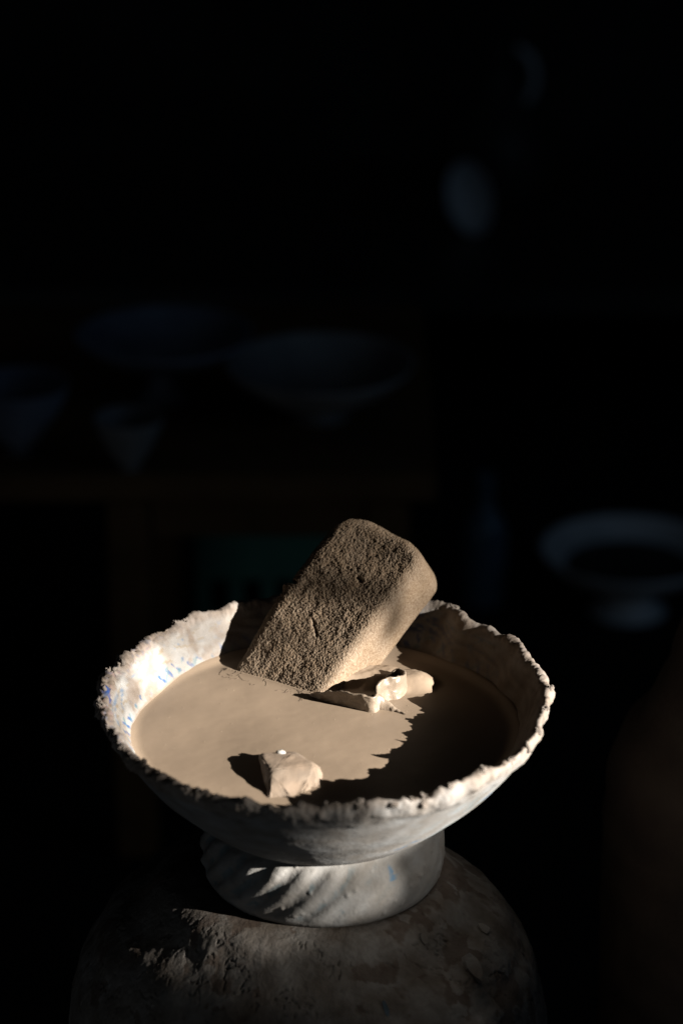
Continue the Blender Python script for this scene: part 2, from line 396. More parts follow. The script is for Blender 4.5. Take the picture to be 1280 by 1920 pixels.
    PHI = np.repeat(ph, nv); r = np.tile(P[:, 0], nu); z = np.tile(P[:, 1], nu)
    p3 = np.stack([r * np.cos(PHI), r * np.sin(PHI), z], 1); deg = np.degrees(PHI)
    fl = np.cos(26 * (PHI - (z + 310) * 0.0046 + 0.05 * np.sin(z / 40)))
    fl = np.sign(fl) * np.abs(fl) ** 0.8
    plain = 1 - 0.85 * sstep(((deg - 262 + 180) % 360) - 180, 0, 45) * (1 - sstep(((deg - 262 + 180) % 360) - 180, 100, 130))
    wz = sstep(z, -366, -345) * (1 - sstep(z, -262, -250))
    disp = wz * plain * 3.2 * fl + 0.9 * fbm(p3 / 30.0, 3, 5) + 0.25 * fbm(p3 / 6.0, 2, 6)
    cd, cv = cell(p3 / 14.0, 5); disp += (cv > 0.86) * np.clip(0.45 - cd, 0, 1) * 7
    rr = r + disp
    V = np.stack([rr * np.cos(PHI), rr * np.sin(PHI), z], 1) * PX + np.array([0, 0, Z0]) - base
    n1 = fbm(p3 / 35.0, 4, 9)[:, None]
    col = np.array([0.25, 0.245, 0.235]) + 0.03 * n1
    gr = (sstep(-fl, 0.2, 0.9) * wz * plain)[:, None]
    tl = gr * sstep(fbm(p3 / 30.0, 3, 15), 0.0, 0.35)[:, None]
    col = col * (1 - 0.6 * tl) + np.array([0.12, 0.18, 0.21]) * 0.6 * tl
    for (bx, by) in ((733, 1618),):
        dx = p3[:, 0] - (bx - 605) - 5 * fbm(p3 / 14.0, 3, 47) + (z + 280) * 0.12; mk = (np.exp(-(dx / 5.5) ** 2) * (p3[:, 1] < 0) * sstep(z, -306, -292) * (1 - sstep(z, -270, -258)) * 0.75 * sstep(fbm(p3 / 9.0, 3, 44), -0.25, 0.2))[:, None]
        col = col * (1 - mk) + np.array([0.06, 0.17, 0.30]) * mk
    mesh_obj('foot', V, grid_faces(nu, nv)[:, ::-1].copy(), M['foot'], bowl, col=np.clip(col * K, 0.006, 0.9))
    # crumbs of dried clay stuck along the rim, each its own piece
    shapes = []
    for k in range(5):
        bm = bmesh.new(); bmesh.ops.create_icosphere(bm, subdivisions=3, radius=1)
        co = np.array([v.co[:] for v in bm.verts]); dd = 1 + 0.6 * fbm(co * 1.5 + k * 7, 3, k)
        for v, a, sc_ in zip(bm.verts, co, dd): v.co = a * sc_ * (1.25, 0.8, 0.75)
        for f in bm.faces: f.smooth = k % 2 == 0
        me = bpy.data.meshes.new('clay_crumb'); bm.to_mesh(me); bm.free(); me.materials.append(M['crumb']); shapes.append(me)
    spots = [(404, 1508, 11), (347, 1487, 9), (275, 1448, 9), (232, 1395, 9), (455, 1516, 8), (505, 1518, 9), (560, 1522, 8), (610, 1521, 7), (672, 1518, 8), (735, 1512, 8), (768, 1506, 9), (795, 1500, 10), (842, 1488, 9), (900, 1458, 10), (948, 1425, 11), (985, 1405, 12), (1003, 1375, 9), (1024, 1335, 8), (1030, 1300, 8), (1018, 1262, 8), (205, 1370, 8), (193, 1335, 8), (186, 1300, 7), (202, 1262, 7), (218, 1246, 6), (246, 1222, 6), (322, 1168, 7), (345, 1164, 5), (842, 1148, 9), (850, 1140, 6), (878, 1163, 6), (300, 1462, 7), (250, 1420, 7), (690, 1515, 6)]
    for i, (cx, cy, s) in enumerate(spots):
        p = unproj(cx, cy, Z0 + 3 * PX)
        ci = int(round((math.atan2(p[1], p[0]) % (2 * math.pi)) / (2 * math.pi) * len(crest_xyz))) % len(crest_xyz)
        p = crest_xyz[ci] + base; rr_ = math.hypot(p[0], p[1]); p[:2] *= (rr_ + random.uniform(-3, 9) * PX) / rr_; p[2] -= random.uniform(2, 7) * PX
        o = bpy.data.objects.new('clay_crumb', shapes[i % 5]); C.objects.link(o); o.parent = bowl
        o.location = p - base; o.scale = [s * PX * random.uniform(0.75, 1.1) for _ in range(3)]
        o.rotation_euler = [random.uniform(0, 6.28) for _ in range(3)]
build_bowl()

# ------------------------------------------------------------------ sponge frame (needed by the slip's meniscus)
SZ = Z0 - slip_d * PX
BL = unproj(426, 1257, SZ); BR = unproj(590, 1303, SZ)
t_v = (BR - BL); base_len = np.linalg.norm(t_v); t_v /= base_len
BETA = math.radians(50); LEAN = math.radians(12.5)
n_h = np.array([t_v[1], -t_v[0], 0]);
if n_h[1] > 0: n_h = -n_h
s_n = math.cos(BETA) * n_h + math.sin(BETA) * np.array([0, 0, 1.0])
s_u = -math.sin(BETA) * n_h + math.cos(BETA) * np.array([0, 0, 1.0])
ex = t_v * math.cos(LEAN) - s_u * math.sin(LEAN)
ez = t_v * math.sin(LEAN) + s_u * math.cos(LEAN)
ey = -s_n
SW, ST, SL = base_len * math.cos(LEAN) + 18 * PX, 120 * PX, 414 * PX

def build_sponge():
    lo = np.array([0, 0, -60 * PX]); hi = np.array([SW, ST, SL]); rr = 27 * PX
    step = 1.1 * PX; size = hi - lo; n = np.ceil(size / step).astype(int)
    allV, allF, off = [], [], 0
    for ax in range(3):
        a, b = [(1, 2), (2, 0), (0, 1)][ax]
        for side in (0, 1):
            ga = np.linspace(lo[a], hi[a], n[a] + 1); gb = np.linspace(lo[b], hi[b], n[b] + 1)
            Aa, Bb = np.meshgrid(ga, gb, indexing='ij')
            V = np.zeros((Aa.size, 3)); V[:, a] = Aa.ravel(); V[:, b] = Bb.ravel(); V[:, ax] = hi[ax] if side else lo[ax]
            Fc = grid_faces(n[a] + 1, n[b] + 1, False)
            if not side: Fc = Fc[:, ::-1]
            allV.append(V); allF.append(Fc + off); off += len(V)
    V = np.vstack(allV); Fc = np.vstack(allF)
    r3 = np.array([rr, rr, rr])
    inner = np.clip(V, lo + r3, hi - r3); dv = V - inner; ln = np.linalg.norm(dv, axis=1, keepdims=True)
    nn = dv / np.maximum(ln, 1e-9); V = inner + nn * rr
    p = V / PX
    # soft, worn, slightly slumped block
    top = sstep(p[:, 2], 200, 380)
    low = 2.2 * fbm(p / 95.0, 2, 2)
    gcell, gv = cell(p / 3.4, 4)
    grain = (0.55 - gcell) * (1.3 + 1.4 * gv)
    med = fbm(p / 13.0, 3, 7)
    front = 1 - sstep(p[:, 1], 12, 40) * 0.6
    side_s = 1 - 0.55 * sstep(nn[:, 0], 0.3, 0.8)
    disp = low + (grain + 0.8 * med) * front * side_s
    # a few splits and a worn nick on the left edge
    def scar(x0, z0, x1, z1, wd, dep):
        d = np.array([x1 - x0, z1 - z0], float); l = np.linalg.norm(d); d /= l
        q = p[:, [0, 2]] - (x0, z0); s = np.clip(q @ d, 0, l); e = np.linalg.norm(q - s[:, None] * d, axis=1)
        e = e + 2.0 * med
        return -dep * np.exp(-(e / wd) ** 2) * (p[:, 1] < 30)
    disp += scar(92, 175, 120, 150, 2.5, 4) + scar(120, 292, 128, 290, 3.5, 5) + scar(-5, 222, 14, 224, 3.5, 8)
    disp += 9 * np.exp(-((p[:, 2] - 210) / 8) ** 2) * np.exp(-(p[:, 0] / 10) ** 2)
    # the far right end corner is rounded off
    V = V + nn * disp[:, None] * PX
    q = V / PX
    cut = np.clip((q[:, 0] - (SW / PX - 70)) / 70, 0, 1) ** 1.5 * np.clip((q[:, 2] - (SL / PX - 110)) / 110, 0, 1)
    V[:, 2] -= cut * 26 * PX
    # the left flank swells and its top corner is worn off
    V[:, 0] -= 17 * PX * sstep(q[:, 2], 10, 150) * np.clip(1 - q[:, 0] / 120.0, 0, 1)
    V[:, 2] -= 26 * PX * (1 - sstep(q[:, 0], -10, 62)) * sstep(q[:, 2], SL / PX - 150, SL / PX)
    # slightly fuller towards the base
    V[:, 0] += 8 * PX * np.exp(-(q[:, 2] / 70.0) ** 2) * sstep(q[:, 0], 0, SW / PX)
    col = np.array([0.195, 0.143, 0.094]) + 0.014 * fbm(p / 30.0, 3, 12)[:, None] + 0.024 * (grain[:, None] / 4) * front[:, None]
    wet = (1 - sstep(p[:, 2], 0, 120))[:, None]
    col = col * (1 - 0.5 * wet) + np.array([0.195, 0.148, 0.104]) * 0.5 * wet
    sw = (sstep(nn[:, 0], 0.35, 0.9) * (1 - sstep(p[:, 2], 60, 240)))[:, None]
    col = col * (1 - sw) + np.array([0.30, 0.222, 0.150]) * sw  # sunlight on the side painted in lighter, over its slip coat near the base
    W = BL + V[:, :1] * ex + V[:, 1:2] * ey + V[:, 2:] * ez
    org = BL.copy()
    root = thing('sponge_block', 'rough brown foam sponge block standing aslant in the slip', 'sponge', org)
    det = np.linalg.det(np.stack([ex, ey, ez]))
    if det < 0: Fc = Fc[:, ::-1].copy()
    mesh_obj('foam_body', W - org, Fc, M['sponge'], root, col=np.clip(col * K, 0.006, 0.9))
    # torn flap on the worn edge
    fp = BL + ex * (-3 * PX) + ey * 16 * PX + ez * 205 * PX
    bm = bmesh.new(); bmesh.ops.create_icosphere(bm, subdivisions=3, radius=1)
    co = np.array([v.co[:] for v in bm.verts]); dd = 1 + 0.35 * fbm(co * 2.2, 3, 4)
    me = bpy.data.meshes.new('torn_flap')
    for v, a, s_ in zip(bm.verts, co, dd): v.co = a * s_ * (7 * PX, 14 * PX, 9 * PX)
    bm.to_mesh(me); bm.free()
    a_ = me.color_attributes.new('Col', 'FLOAT_COLOR', 'POINT')
    for d_ in a_.data: d_.color = (0.165, 0.127, 0.092, 1)
    me.materials.append(M['sponge'])
    o = bpy.data.objects.new('torn_flap', me); C.objects.link(o); o.parent = root; o.location = fp - org
    o.rotation_euler = Matrix([ex, ey, ez]).transposed().to_euler()
build_sponge()

# ------------------------------------------------------------------ slip
def img(px, py, h=0.0):
    """photo pixel on the slip (h pixels above it) -> local pixel coordinates"""
    return unproj(px, py, SZ + h * PX) / PX
def seg_d(p, a, b):
    a = np.array(a)[:2]; b = np.array(b)[:2]; d = b - a; l = np.linalg.norm(d); d /= l
    q = p - a; s = np.clip(q @ d, 0, l); return np.linalg.norm(q - s[:, None] * d, axis=1), s / l
mA, mB, mC = img(640, 1286), img(694, 1272), img(778, 1280)
def slip_height(p):
    """p (n,2) pixels"""
    p3 = np.concatenate([p, np.zeros((len(p), 1))], 1)
    h = 0.45 * fbm(p3 / 60.0, 3, 2) + 0.05 * fbm(p3 / 12.0, 3, 4)
    cd, cv = cell(p3 / 26.0, 8); h += (cv > 0.7) * np.clip(0.09 - cd, 0, 1) * 6
    R = np.linalg.norm(p, axis=1); h += 9 * sstep(R, 335, 375) ** 2
    # meniscus round the sponge's two visible sides
    d1, _ = seg_d(p, BL / PX, BR / PX); h += 5 * np.exp(-d1 / 7.0)
    sb = BR / PX + (-n_h) * 230
    d2, s2 = seg_d(p, BR / PX, sb); h += 10 * np.exp(-d2 / 22.0) * sstep(s2, 0.25, 0.6)
    # thick fold of half-set slip beside the sponge
    dm, sm = seg_d(p, mA, mB); dn, sn = seg_d(p, mB, mC)
    dmin = np.minimum(dm / (15 + 30 * sm), dn / (45 - 8 * sn))
    h += 20 * (1 - sstep(dmin + 0.10 * fbm(p3 / 30.0, 2, 6), 0.25, 1.45)) * (1 + 0.07 * fbm(p3 / 22.0, 3, 7))
    return h
def build_slip():
    nu, nv = 760, 250
    ph = np.linspace(0, 2 * math.pi, nu, endpoint=False); rr = np.linspace(0.5, 374, nv)
    R, PHI = np.meshgrid(rr, ph); p = np.stack([R.ravel() * np.cos(PHI.ravel()), R.ravel() * np.sin(PHI.ravel())], 1)
    h = slip_height(p)
    org = np.array([0, 0, SZ])
    root = thing('clay_slip', 'smooth wet tan clay slip filling the footed bowl', 'clay slip', org)
    mesh_obj('slip_surface', np.concatenate([p, h[:, None]], 1) * PX, grid_faces(nu, nv)[:, ::-1].copy(), M['slip'], root)
    # grit
    rnd = random.Random(3); V, Fc = [], []
    for _ in range(220):
        a = rnd.uniform(0, 6.283); r_ = 350 * math.sqrt(rnd.random()); c = np.array([r_ * math.cos(a), r_ * math.sin(a)])
        z = slip_height(c[None])[0]; s = rnd.uniform(0.5, 1.3)
        k = len(V)
        for d in ((1, 0, 0), (0, 1, 0), (-1, 0, 0), (0, -1, 0), (0, 0, 0.8), (0, 0, -0.8)):
            V.append(((c[0] + d[0] * s * rnd.uniform(0.7, 1.2)) * PX, (c[1] + d[1] * s) * PX, (z + d[2] * s) * PX))
        for i in range(4):
            Fc.append((k + i, k + (i + 1) % 4, k + 4)); Fc.append((k + (i + 1) % 4, k + i, k + 5))
    tag(mesh_obj('grit', V, Fc, M['slip'], root), kind='stuff')
    # loose fibres washed out along the foot of the sponge
    V, Fc = [], []
    for _ in range(24):
        c = (img(rnd.uniform(450, 600), 0) * 0); f = rnd.random()
        b0 = BL / PX * (1 - f) + BR / PX * f + n_h * rnd.uniform(4, 26); ang = rnd.uniform(0, 6.28); pts = []
        q = b0[:2].copy()
        for i in range(7):
            pts.append(q.copy()); ang += rnd.uniform(-0.9, 0.9); q = q + 3.2 * np.array([math.cos(ang), math.sin(ang)])
        hh = slip_height(np.array(pts)) + 0.5; k = len(V)
        for (x, y), z in zip(pts, hh):
            V += [((x - 0.22) * PX, y * PX, z * PX), ((x + 0.22) * PX, y * PX, z * PX), (x * PX, y * PX, (z + 0.4) * PX)]
        for i in range(6):
            for e in range(3):
                e2 = (e + 1) % 3; Fc.append((k + i * 3 + e, k + i * 3 + e2, k + i * 3 + 3 + e2, k + i * 3 + 3 + e))
    tag(mesh_obj('loose_fibres', V, Fc, material('dark_fibre', (0.10, 0.07, 0.05), 0.8), root), kind='stuff')
build_slip()

# ------------------------------------------------------------------ curled scrap of clay skin
def build_scrap():
    # (pixel of the foot of the wall, height, outward lean of the top) along the curl
    path = [(582, 1305, 5, 0), (606, 1311, 18, 3), (632, 1318, 28, 6), (660, 1325, 33, 8), (686, 1332, 35, 8), (698, 1334, 31, 4), (704, 1331, 33, 0), (711, 1320, 42, -3), (725, 1312, 46, 0), (743, 1308, 46, 2), (756, 1299, 42, 1), (759, 1288, 36, -2), (750, 1281, 32, -5), (735, 1280, 28, -6), (720, 1287, 22, -6)]
    P = []
    for x, y, h, l in path:
        q = img(x, y); P.append((q[0], q[1], h, l))
    P, _ = resample(P, 130)
    d = np.gradient(P[:, :2], axis=0); d /= np.linalg.norm(d, axis=1, keepdims=True); nrm = np.stack([d[:, 1], -d[:, 0]], 1)   # outward (right of travel)
    n, m_ = len(P), 22; th = 5.5
    V = []
    for i in range(n):
        ring = []
        ts = np.linspace(0, 1, m_)
        for sgn, seq in ((1, ts), (-1, ts[::-1])):
            for t in seq:
                z = -4 + (P[i, 2] + 4) * t
                off = P[i, 3] * (t ** 1.6) + 1.0 * (1 - t) ** 3 + sgn * th * (1 - 0.55 * t)
                ring.append((P[i, 0] + nrm[i, 0] * off, P[i, 1] + nrm[i, 1] * off, z))
        V.append(ring)
    V = np.array(V).reshape(-1, 3)
    V = V + np.stack([1.7 * fbm(V / 11.0, 4, s) for s in (1, 2, 3)], 1)
    V[:, 2] += 2.6 * fbm(V / 16.0, 3, 8) * sstep(V[:, 2], 4, 20)
    k = 2 * m_; Fc = []
    for i in range(n - 1):
        for j in range(k):
            Fc.append((i * k + j, i * k + (j + 1) % k, (i + 1) * k + (j + 1) % k, (i + 1) * k + j))
    Fc.append(tuple(range(k))); Fc.append(tuple((n - 1) * k + j for j in range(k))[::-1])
    org = img(690, 1325) * PX
    root = thing('clay_scrap', 'curled hollow scrap of wet clay skin beside the sponge', 'clay scrap', org)
    mesh_obj('curled_wall', V * PX + np.array([0, 0, SZ]) - org, Fc, M['scrap'], root, recalc=True)
    # tail drawn out on the slip in front of the curl
    tail = [(699, 1330, 9, 31), (710, 1326, 12, 28), (724, 1327, 12, 17), (740, 1332, 7, 8), (758, 1340, 2, 1.5)]
    T = [];
    for x, y, wd, h in tail:
        q = img(x, y); T.append((q[0], q[1], wd, h))
    T, _ = resample(T, 30); V, Fc = [], []
    d = np.gradient(T[:, :2], axis=0); d /= np.linalg.norm(d, axis=1, keepdims=True)
    for i in range(30):
        for a in np.linspace(0, math.pi, 11):
            V.append((T[i, 0] - d[i, 1] * T[i, 2] * math.cos(a), T[i, 1] + d[i, 0] * T[i, 2] * math.cos(a), -1.5 + (T[i, 3] + 1.5) * math.sin(a) ** 1.5))
    for i in range(29):
        for j in range(10): Fc.append((i * 11 + j, i * 11 + j + 1, (i + 1) * 11 + j + 1, (i + 1) * 11 + j))
    V = np.array(V); V = V + np.stack([1.5 * fbm(V / 7.0, 3, s) for s in (4, 5, 6)], 1)
    mesh_obj('drawn_tail', V * PX + np.array([0, 0, SZ]) - org, Fc, M['scrap'], root, recalc=True)
build_scrap()

# ------------------------------------------------------------------ half-sunk lump near the front rim
def build_lump():
    H = 24
    pts = [img(487, 1413, H - 2), img(552, 1409, H - 4), img(590, 1431, H - 5), img(507, 1445, H), img(503, 1512, -6), img(556, 1510, -6), img(600, 1490, -6), img(612, 1464, -6), img(600, 1440, -2), img(556, 1412, -6), img(484, 1420, -6), img(492, 1450, -6)]
    sz = SZ / PX
    pts = [np.array([p[0], p[1], p[2] - sz]) for p in pts]
    bm = bmesh.new()
    for p in pts: bm.verts.new(p)
    r = bmesh.ops.convex_hull(bm, input=bm.verts[:])
    bmesh.ops.delete(bm, geom=list({g for g in r['geom_unused'] + r['geom_interior'] if isinstance(g, bmesh.types.BMVert)}), context='VERTS')
    bmesh.ops.bevel(bm, geom=bm.edges[:], offset=2.4, segments=2, affect='EDGES')
    bmesh.ops.triangulate(bm, faces=bm.faces[:])
    for _ in range(3):
        bmesh.ops.subdivide_edges(bm, edges=[e for e in bm.edges if e.calc_length() > 3], cuts=1)
        bmesh.ops.triangulate(bm, faces=bm.faces[:])
    for _ in range(1): bmesh.ops.smooth_vert(bm, verts=bm.verts[:], factor=0.5, use_axis_x=True, use_axis_y=True, use_axis_z=True)
    bm.normal_update()
    co = np.array([v.co[:] for v in bm.verts]); nn = np.array([v.normal[:] for v in bm.verts])
    front = sstep(-co[:, 1], -img(505, 1470)[1] - 14, -img(505, 1470)[1] + 22)
    pit = np.abs(fbm(co / 11.0, 3, 5))
    dd = 1.5 * fbm(co / 16.0, 3, 3) + 0.35 * fbm(co / 4.0, 2, 4) - front * 4.5 * pit
    for v, a, n_, s_ in zip(bm.verts, co, nn, dd): v.co = a + n_ * s_
    V = np.array([v.co[:] for v in bm.verts]); Fc = [tuple(v.index for v in f.verts) for f in bm.faces]; bm.free()
    org = img(545, 1470) * PX
    root = thing('clay_lump', 'small angular lump of pinkish clay half sunk near front rim', 'clay lump', org)
    mesh_obj('lump_body', V * PX + np.array([0, 0, SZ]) - org, Fc, M['chunk'], root)
    # pale chip stuck on its top
    bm = bmesh.new(); bmesh.ops.create_icosphere(bm, subdivisions=2, radius=1)
    co = np.array([v.co[:] for v in bm.verts]); d2 = 1 + 0.3 * fbm(co * 1.5, 2, 9)
    for v, a, s_ in zip(bm.verts, co, d2): v.co = a * s_ * (9 * PX, 6 * PX, 6 * PX)
    me = bpy.data.meshes.new('white_chip'); bm.to_mesh(me); bm.free(); me.materials.append(M['chip'])
    o = bpy.data.objects.new('white_chip', me); C.objects.link(o); o.parent = root
    o.location = unproj(526, 1411, SZ + 21 * PX) - org
    me.polygons.foreach_set('use_smooth', np.ones(len(me.polygons), dtype=bool))
build_lump()

# ------------------------------------------------------------------ the upturned jar under the bowl
def build_jar():
    jx, jy = -32.0, 0.0
    top = -376.0; floor_d = -Z0 / PX
    prof = [(0, top - 0.5), (120, top - 0.5), (232, top - 2), (258, top - 5), (278, top - 14), (298, top - 34), (316, top - 52), (340, top - 69), (366, top - 84), (388, top - 105), (404, top - 128), (416, top - 152), (430, top - 172), (444, top - 205), (452, top - 240), (462, top - 275), (468, top - 340), (474, top - 520), (474, top - 800), (460, top - 1100), (420, top - 1450), (380, floor_d + 80), (390, floor_d + 30), (392, floor_d)]
    nv, nu = 420, 900
    P, q = resample(prof, nv)
    # finer rows on the part in view
    qs = np.concatenate([np.linspace(0, 900, 330), np.linspace(905, q[-1], 90)]); P = np.stack([np.interp(qs, q, P[:, k]) for k in (0, 1)], 1)
    ph = np.linspace(0, 2 * math.pi, nu, endpoint=False); PHI = np.repeat(ph, nv)
    r = np.tile(P[:, 0], nu); z = np.tile(P[:, 1], nu); Q = np.tile(qs, nu)
    d = np.gradient(P, axis=0); nrm = np.stack([-d[:, 1], d[:, 0]], 1); nrm /= np.linalg.norm(nrm, axis=1, keepdims=True)
    nr = np.tile(nrm[:, 0], nu); nz = np.tile(nrm[:, 1], nu)
    p3 = np.stack([r * np.cos(PHI), r * np.sin(PHI), z], 1)
    edge = sstep(Q, 232, 275)
    ring = np.cos((Q - 318 + 30 * np.sin(PHI + 0.6) + 8 * fbm(p3 / 90.0, 2, 2)) / 118.0 * 2 * math.pi)
    ring = np.sign(ring) * np.abs(ring) ** 0.7
    disp = edge * (2.5 * fbm(p3 / 70.0, 2, 1) + 1.0 * fbm(p3 / 30.0, 3, 3) + 0.3 * fbm(p3 / 8.0, 3, 4))
    crk = np.abs(fbm(p3 / np.array([26.0, 26.0, 40.0]), 3, 14)); disp -= edge * 4.5 * (1 - sstep(crk, 0.0, 0.06)) * sstep(fbm(p3 / 60.0, 2, 15), 0.0, 0.3)
    plate = sstep(fbm(p3 / 48.0, 4, 16), 0.10, 0.16); disp += edge * 0.7 * plate
    rr = r + disp * nr; zz = z + disp * nz
    V = np.stack([rr * np.cos(PHI), rr * np.sin(PHI), zz], 1) * PX
    n1 = fbm(p3 / 55.0, 4, 21)[:, None]; n2 = fbm(p3 / 12.0, 3, 22)[:, None]
    col = np.array([0.20, 0.185, 0.168]) + 0.035 * n1 + 0.025 * n2
    br = (sstep(n1[:, 0], 0.05, 0.4) * (1 - plate))[:, None]
    col = col * (1 - 0.7 * br) + np.array([0.095, 0.065, 0.046]) * 0.7 * br
    org = np.array([jx * PX, jy * PX, 0.0])
    root = thing('upturned_jar', 'large upturned clay jar with throwing rings under the footed bowl', 'jar', org)
    V[:, 2] += Z0
    mesh_obj('jar_body', V, grid_faces(nu, nv), M['jar'], root, col=np.clip(col * K, 0.006, 0.9))
    # flakes of peeling slip on its shoulder
    fl = [(884, 1815, 26, 0.2, 0), (722, 1893, 11, 1.0, 1), (640, 1730, 9, 0.4, 0), (905, 1745, 14, 0.9, 0), (790, 1760, 10, 0.3, 0), (845, 1590, 9, 0.8, 0), (858, 1585, 7, 0.1, 0)]
    tri_r = np.tile(P[:, 0], 1)
    for i, (fx, fy, s, rot, kind) in enumerate(fl):
        # march the pixel's ray to the jar
        dv = ray(fx, fy); dv /= np.linalg.norm(dv); hit = None
        for t in np.arange(1.4, 2.4, 0.0008):
            p = (CAM + t * dv); rl = math.hypot(p[0] / PX - jx, p[1] / PX - jy); dz = (p[2] - Z0) / PX
            if dz < top and rl < np.interp(-dz, -P[:, 1], P[:, 0]) + 4: hit = p; break
        if hit is None: continue
        a = math.atan2(hit[1] / PX - jy, hit[0] / PX - jx); dz = (hit[2] - Z0) / PX
        j = int(np.argmin(np.abs(P[:, 1] - dz))); N = np.array([nrm[j, 0] * math.cos(a), nrm[j, 0] * math.sin(a), nrm[j, 1]])
        rnd = random.Random(i); m = 9; V = []
        T1 = np.array([-math.sin(a), math.cos(a), 0]); T2 = np.cross(N, T1)
        for lvl in (0, 1):
            for k in range(m):
                an = 2 * math.pi * k / m + rot; ra = s * (rnd.uniform(0.6, 1.15) if lvl == 0 else V_r[k] * 0.96) if True else 0
                if lvl == 0:
                    if k == 0: V_r = []
                    V_r.append(ra / s)
                sx, sy = (0.62, 1.25) if kind == 0 else (0.35, 1.4)
                V.append(hit - org + PX * (T1 * ra * math.cos(an) * sx + T2 * ra * math.sin(an) * sy + N * (-4 if lvl == 0 else 7 + 4 * math.sin(an + 1))))
        Fc = [tuple(range(m, 2 * m))] + [(k, (k + 1) % m, m + (k + 1) % m, m + k) for k in range(m)]
        me_c = np.tile(np.array([[0.20, 0.185, 0.168]]) if kind == 0 else np.array([[0.22, 0.30, 0.36]]), (len(V), 1))
        mesh_obj('slip_flake', V, Fc, M['jar'], root, smooth=False, col=me_c)
build_jar()

# ------------------------------------------------------------------ tall jar at the right
def build_tall_jar():
    y = 0.16; c = unproj_y(1525, 1450, y); org = np.array([c[0], y, 0.0])
    k = PX * 1.08
    zc = c[2]
    prof = [(0.02, 0.004), (0.10, 0.0), (0.115, 0.03), (0.135, 0.2), (400 * k, zc - 0.14), (402 * k, zc - 0.03), (385 * k, zc + 0.015), (330 * k, zc + 0.045), (285 * k, zc + 0.085), (255 * k, zc + 0.14), (250 * k, zc + 0.17), (268 * k, zc + 0.19), (268 * k, zc + 0.2), (245 * k, zc + 0.2), (235 * k, zc + 0.16), (250 * k, zc + 0.10), (330 * k, zc - 0.02), (330 * k, zc - 0.2)]
    root = thing('tall_jar', 'tall brown clay jar with sloping shoulder in shadow', 'jar', org)
    P, q = resample(prof, 220); nu = 300
    ph = np.linspace(0, 2 * math.pi, nu, endpoint=False); PHI = np.repeat(ph, 220); r = np.tile(P[:, 0], nu); z = np.tile(P[:, 1], nu)
    p3 = np.stack([r * np.cos(PHI), r * np.sin(PHI), z], 1) / PX
    rr = r + PX * (2.5 * fbm(p3 / 50.0, 4, 3) + 2.0 * np.sin(z / PX / 16.0))
    mesh_obj('jar_body', np.stack([rr * np.cos(PHI), rr * np.sin(PHI), z], 1), grid_faces(nu, 220), M['jar2'], root)
build_tall_jar()

